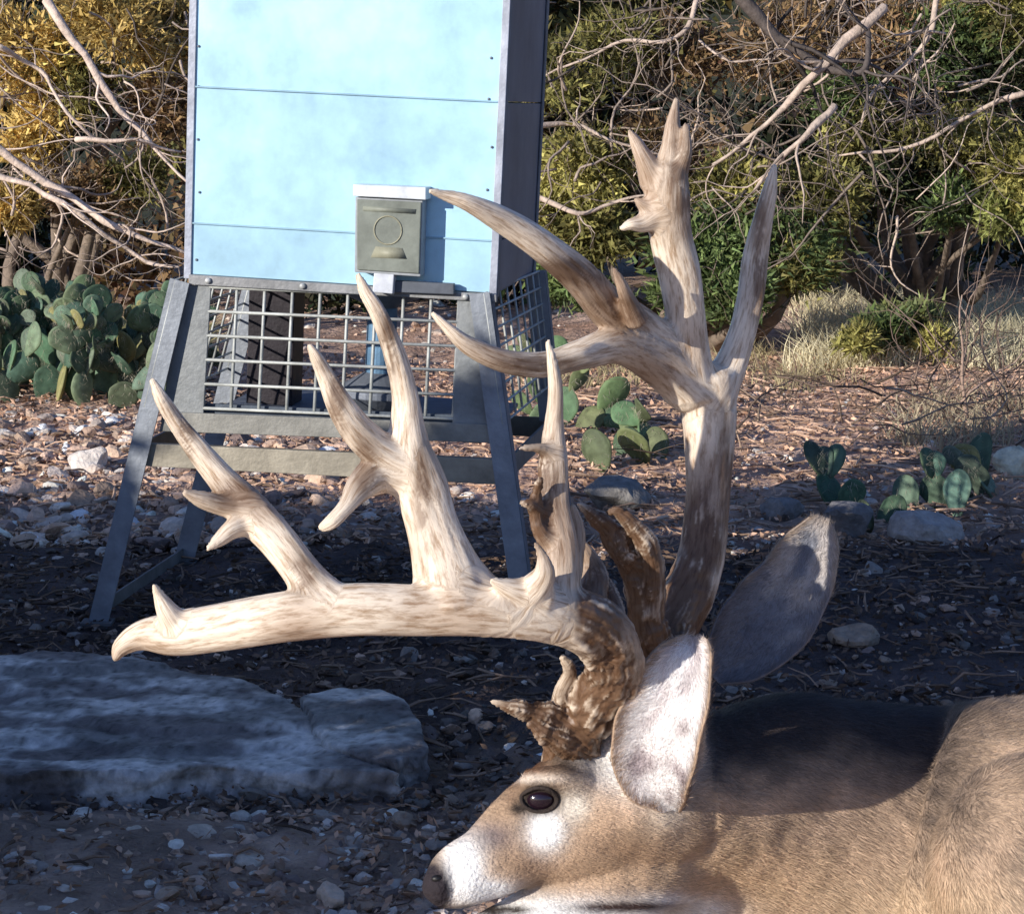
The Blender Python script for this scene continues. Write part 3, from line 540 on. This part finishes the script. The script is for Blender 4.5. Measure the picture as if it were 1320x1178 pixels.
def furs(me,cols,n,lf,name,flow,xlim=1450):
    me.calc_loop_triangles(); T=np.empty(len(me.loop_triangles)*3,np.int32); me.loop_triangles.foreach_get('vertices',T); T=T.reshape(-1,3)
    v=getv(me); nr=getn(me); p0,p1,p2=v[T[:,0]],v[T[:,1]],v[T[:,2]]; ar=np.linalg.norm(np.cross(p1-p0,p2-p0),axis=1)
    cpx,cpy=PX((p0+p1+p2)/3); ar=ar*np.where(cpx<xlim,1,.05)*np.where(cpy<1260,1,.1)*np.where(nr[T[:,0],1]<.5,1,.2)*np.where(cpx<900,2.2,1)*np.where(cpx<580,.1,1)
    idx=R.choice(len(T),n,p=ar/ar.sum()); u=R.random((n,2)); fl=u.sum(1)>1; u[fl]=1-u[fl]; w=np.stack([1-u.sum(1),u[:,0],u[:,1]],1)[:,:,None]
    tri=T[idx]; p=(v[tri]*w).sum(1); N=norm((nr[tri]*w).sum(1)); c=(cols[tri]*w).sum(1); px,py=PX(p)
    F=flow(p,px,py)+R.normal(size=(n,3))*.22+.35*np.stack([nz(p,25,3),0*px,nz(p,25,9)],1); F=norm(F-N*(F*N).sum(1,keepdims=True)); D=norm(F+N*R.uniform(.12,.4,(n,1)))
    ln=lf(px,py)*R.uniform(.5,1.3,n); wd=norm(np.cross(D,N))*.00035
    wd=wd*np.where(px>900,1.5,1)[:,None]
    b=p-N*.0006; V=np.stack([b-wd,b+wd,b+D*ln[:,None]],1).reshape(-1,3); cc=np.clip(c*R.uniform(.6,1.4,(n,1)),0,.97)
    a=Acc(); a.add(V,[np.arange(3*n).reshape(-1,3)],np.repeat(cc,3,0)); return a.build(name,M_hair,de,smooth=False)
M_hair=mat('hair',nscale=30,var=.1,bump=0,rough=.6,spec=.2)
def flow(p,px,py):
    f=np.zeros_like(p); f[:,0]=1; f[:,2]=-.25-.5*np.clip((px-900)/300,0,1); f[:,1]=.1; return f
def ffl(px,py):
    return np.clip(.004+(px-600)*.00002,.004,.014)*np.where((np.abs(px-697)<30)&(np.abs(py-1030)<24),.15,1)*np.where(px<580,.12,1)
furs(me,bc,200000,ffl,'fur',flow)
dg=bpy.context.evaluated_depsgraph_get(); bvh=BVHTree.FromObject(body,dg)
def hit(px,py):
    d=Vector(ray(px,py)).normalized(); h=bvh.ray_cast(Vector(C0),d); return np.array(h[0]),np.array(h[1])
def sim(name,col,rough,spec=.5,coat=0):
    m=bpy.data.materials.new(name); m.use_nodes=True; b=m.node_tree.nodes['Principled BSDF']; b.inputs['Base Color'].default_value=(*col,1); b.inputs['Roughness'].default_value=rough; b.inputs['Specular IOR Level'].default_value=spec; b.inputs['Coat Weight'].default_value=coat
    nn=m.node_tree.nodes.new('ShaderNodeTexNoise'); nn.inputs['Scale'].default_value=80; bp=m.node_tree.nodes.new('ShaderNodeBump'); bp.inputs['Strength'].default_value=.05; m.node_tree.links.new(nn.outputs[0],bp.inputs['Height']); m.node_tree.links.new(bp.outputs[0],b.inputs['Normal']); return m
p,nn=hit(697,1030); v,f=I3; a=Acc(); a.add(v*np.array([.0165,.011,.0135])+p-nn*.003,[f],(.02,.01,.01)); a.build('eye',sim('eye_wet',(.015,.007,.012),.12,.5,.5),de)
a=Acc(); pts=[]
for t in np.linspace(0,2*math.pi,33):
    h,n_=hit(697+22*math.cos(t)*(1+.12*(math.cos(t)<0)),1030-16.5*math.sin(t)); pts.append(h+n_*.0015)
vv,ff,_q=tube(pts,[.0021]*33,n=8,m=1,ref=np.array([0,1,0.])); a.add(vv,ff,(.045,.033,.028)); a.build('eyelid',M_ear,de)
p,nn=hit(563,1132); v,f=I2; a=Acc(); a.add(v*np.array([.006,.004,.004])+p,[f],(.01,.01,.01)); a.build('nostril',sim('nostril_skin',(.008,.007,.007),.5),de)
# ears
def ear(name,axis_px,Ys,width,cup,inner,outer,twist,dark,tuft=0,lowshade=0):
    q=spline(np.array([P(x,y,yy) for (x,y),yy in zip(axis_px,Ys)]),8); n=len(q); m=25; w=spline(np.array(width,float)[:,None],8)[:,0]*Ys[0]/2640
    t=norm(np.gradient(q,axis=0)); fac=norm(np.array(twist)[None])[0]; V=[];Cc=[]
    for i in range(n):
        s=norm(np.cross(t[i],fac)[None])[0]; nf=np.cross(s,t[i]); li=i/(n-1)
        if nf@fac<0: nf=-nf
        for j in range(m):
            u=(j/(m-1)*2-1); an=u*cup; wl=w[i]*(1+.07*noise.noise(Vector((li*6,np.sign(u)*3,1))))
            p_=q[i]+s*wl*math.sin(an)/math.sin(min(cup,1.5))+nf*wl*(1-math.cos(an))*.9
            p_=p_+nf*(.004*noise.noise(Vector(p_*26))+.0035*math.cos(u*9)*math.sin(math.pi*li)*(1-li)*(1-abs(u))); V.append(p_)
            rim=np.clip((abs(u)-.76)/.24,0,1); tip=np.clip((li-.9)/.1,0,1); kk=max(rim,tip*.8); c_=np.array(inner)*(1-kk)+np.array(outer)*kk
            dd=np.clip(noise.noise(Vector(p_*34))*2.4+.05-abs(u)*.3,0,1)*(1-kk); dd=max(dd,lowshade*np.clip((.62-li+.3*noise.noise(Vector(p_*40)))*6,0,1)); c_=c_*(1-.8*dd)+np.array(dark)*.8*dd; Cc.append(c_)  # lower part darkened with a jagged edge: far ear's shadow painted in
    i=np.arange(n-1)[:,None]*m+np.arange(m-1)[None]; f=np.stack([i,i+1,i+m+1,i+m],-1).reshape(-1,4)
    a=Acc(); a.add(V,[f],Cc); o=a.build(name,M_ear,de); md=o.modifiers.new('s','SOLIDIFY'); md.thickness=.004; md.offset=0; sb=o.modifiers.new('ss','SUBSURF'); sb.levels=1; sb.render_levels=1
    cols=np.array(Cc); V=np.array(V)
    k=16000; fi=R.integers(len(f),size=k); uu=R.random((k,2,1)); A0,A1,A2,A3=[V[f[fi,z]] for z in range(4)]; pp=(A0*(1-uu[:,0])+A1*uu[:,0])*(1-uu[:,1])+(A3*(1-uu[:,0])+A2*uu[:,0])*uu[:,1]
    Nn=norm(np.cross(A1-A0,A3-A0)); side=np.where(R.random(k)<.6,1,-1)[:,None]; Nn=Nn*side; along=norm(A3-A0); ujj=(fi%(m-1))/(m-1)*2-1
    inw=norm(A1-A0)*(-np.sign(ujj)*np.clip(np.abs(ujj)*2-1,0,1))[:,None]*tuft
    D=norm(along+R.normal(size=(k,3))*.3+Nn*.3+inw); ll=R.uniform(.003,.010,(k,1))*(1+1.6*tuft*np.clip(np.abs(ujj)*2-1,0,1)[:,None]); wd=norm(np.cross(D,Nn))*.0004; b0=pp+Nn*.0018
    ha=Acc(); ci=cols[f[fi,0]]; isin=((Nn*np.array(twist)).sum(1)>0)[:,None]; cc=np.where(isin,ci,np.array(outer))*R.uniform(.7,1.3,(k,1)); ha.add(np.stack([b0-wd,b0+wd,b0+D*ll],1).reshape(-1,3),[np.arange(3*k).reshape(-1,3)],np.repeat(np.clip(cc,0,.97),3,0)); ha.build(name+'_hair',M_hair,de,smooth=False)
ear('ear',[(866,1045),(850,1000),(857,950),(872,900),(885,858),(896,826)],[2.13,2.11,2.09,2.08,2.09,2.11],[12,50,60,54,42,20],1.2,(.92,.87,.85),(.46,.32,.22),(-.5,-1,.1),(.36,.28,.29),.8)
ear('ear.001',[(915,868),(952,838),(992,795),(1026,746),(1046,705),(1058,672)],[2.33,2.34,2.35,2.36,2.37,2.38],[20,48,58,50,38,16],1.0,(.52,.47,.44),(.42,.32,.24),(-.1,-1,.25),(.15,.17,.22),.3,.85)
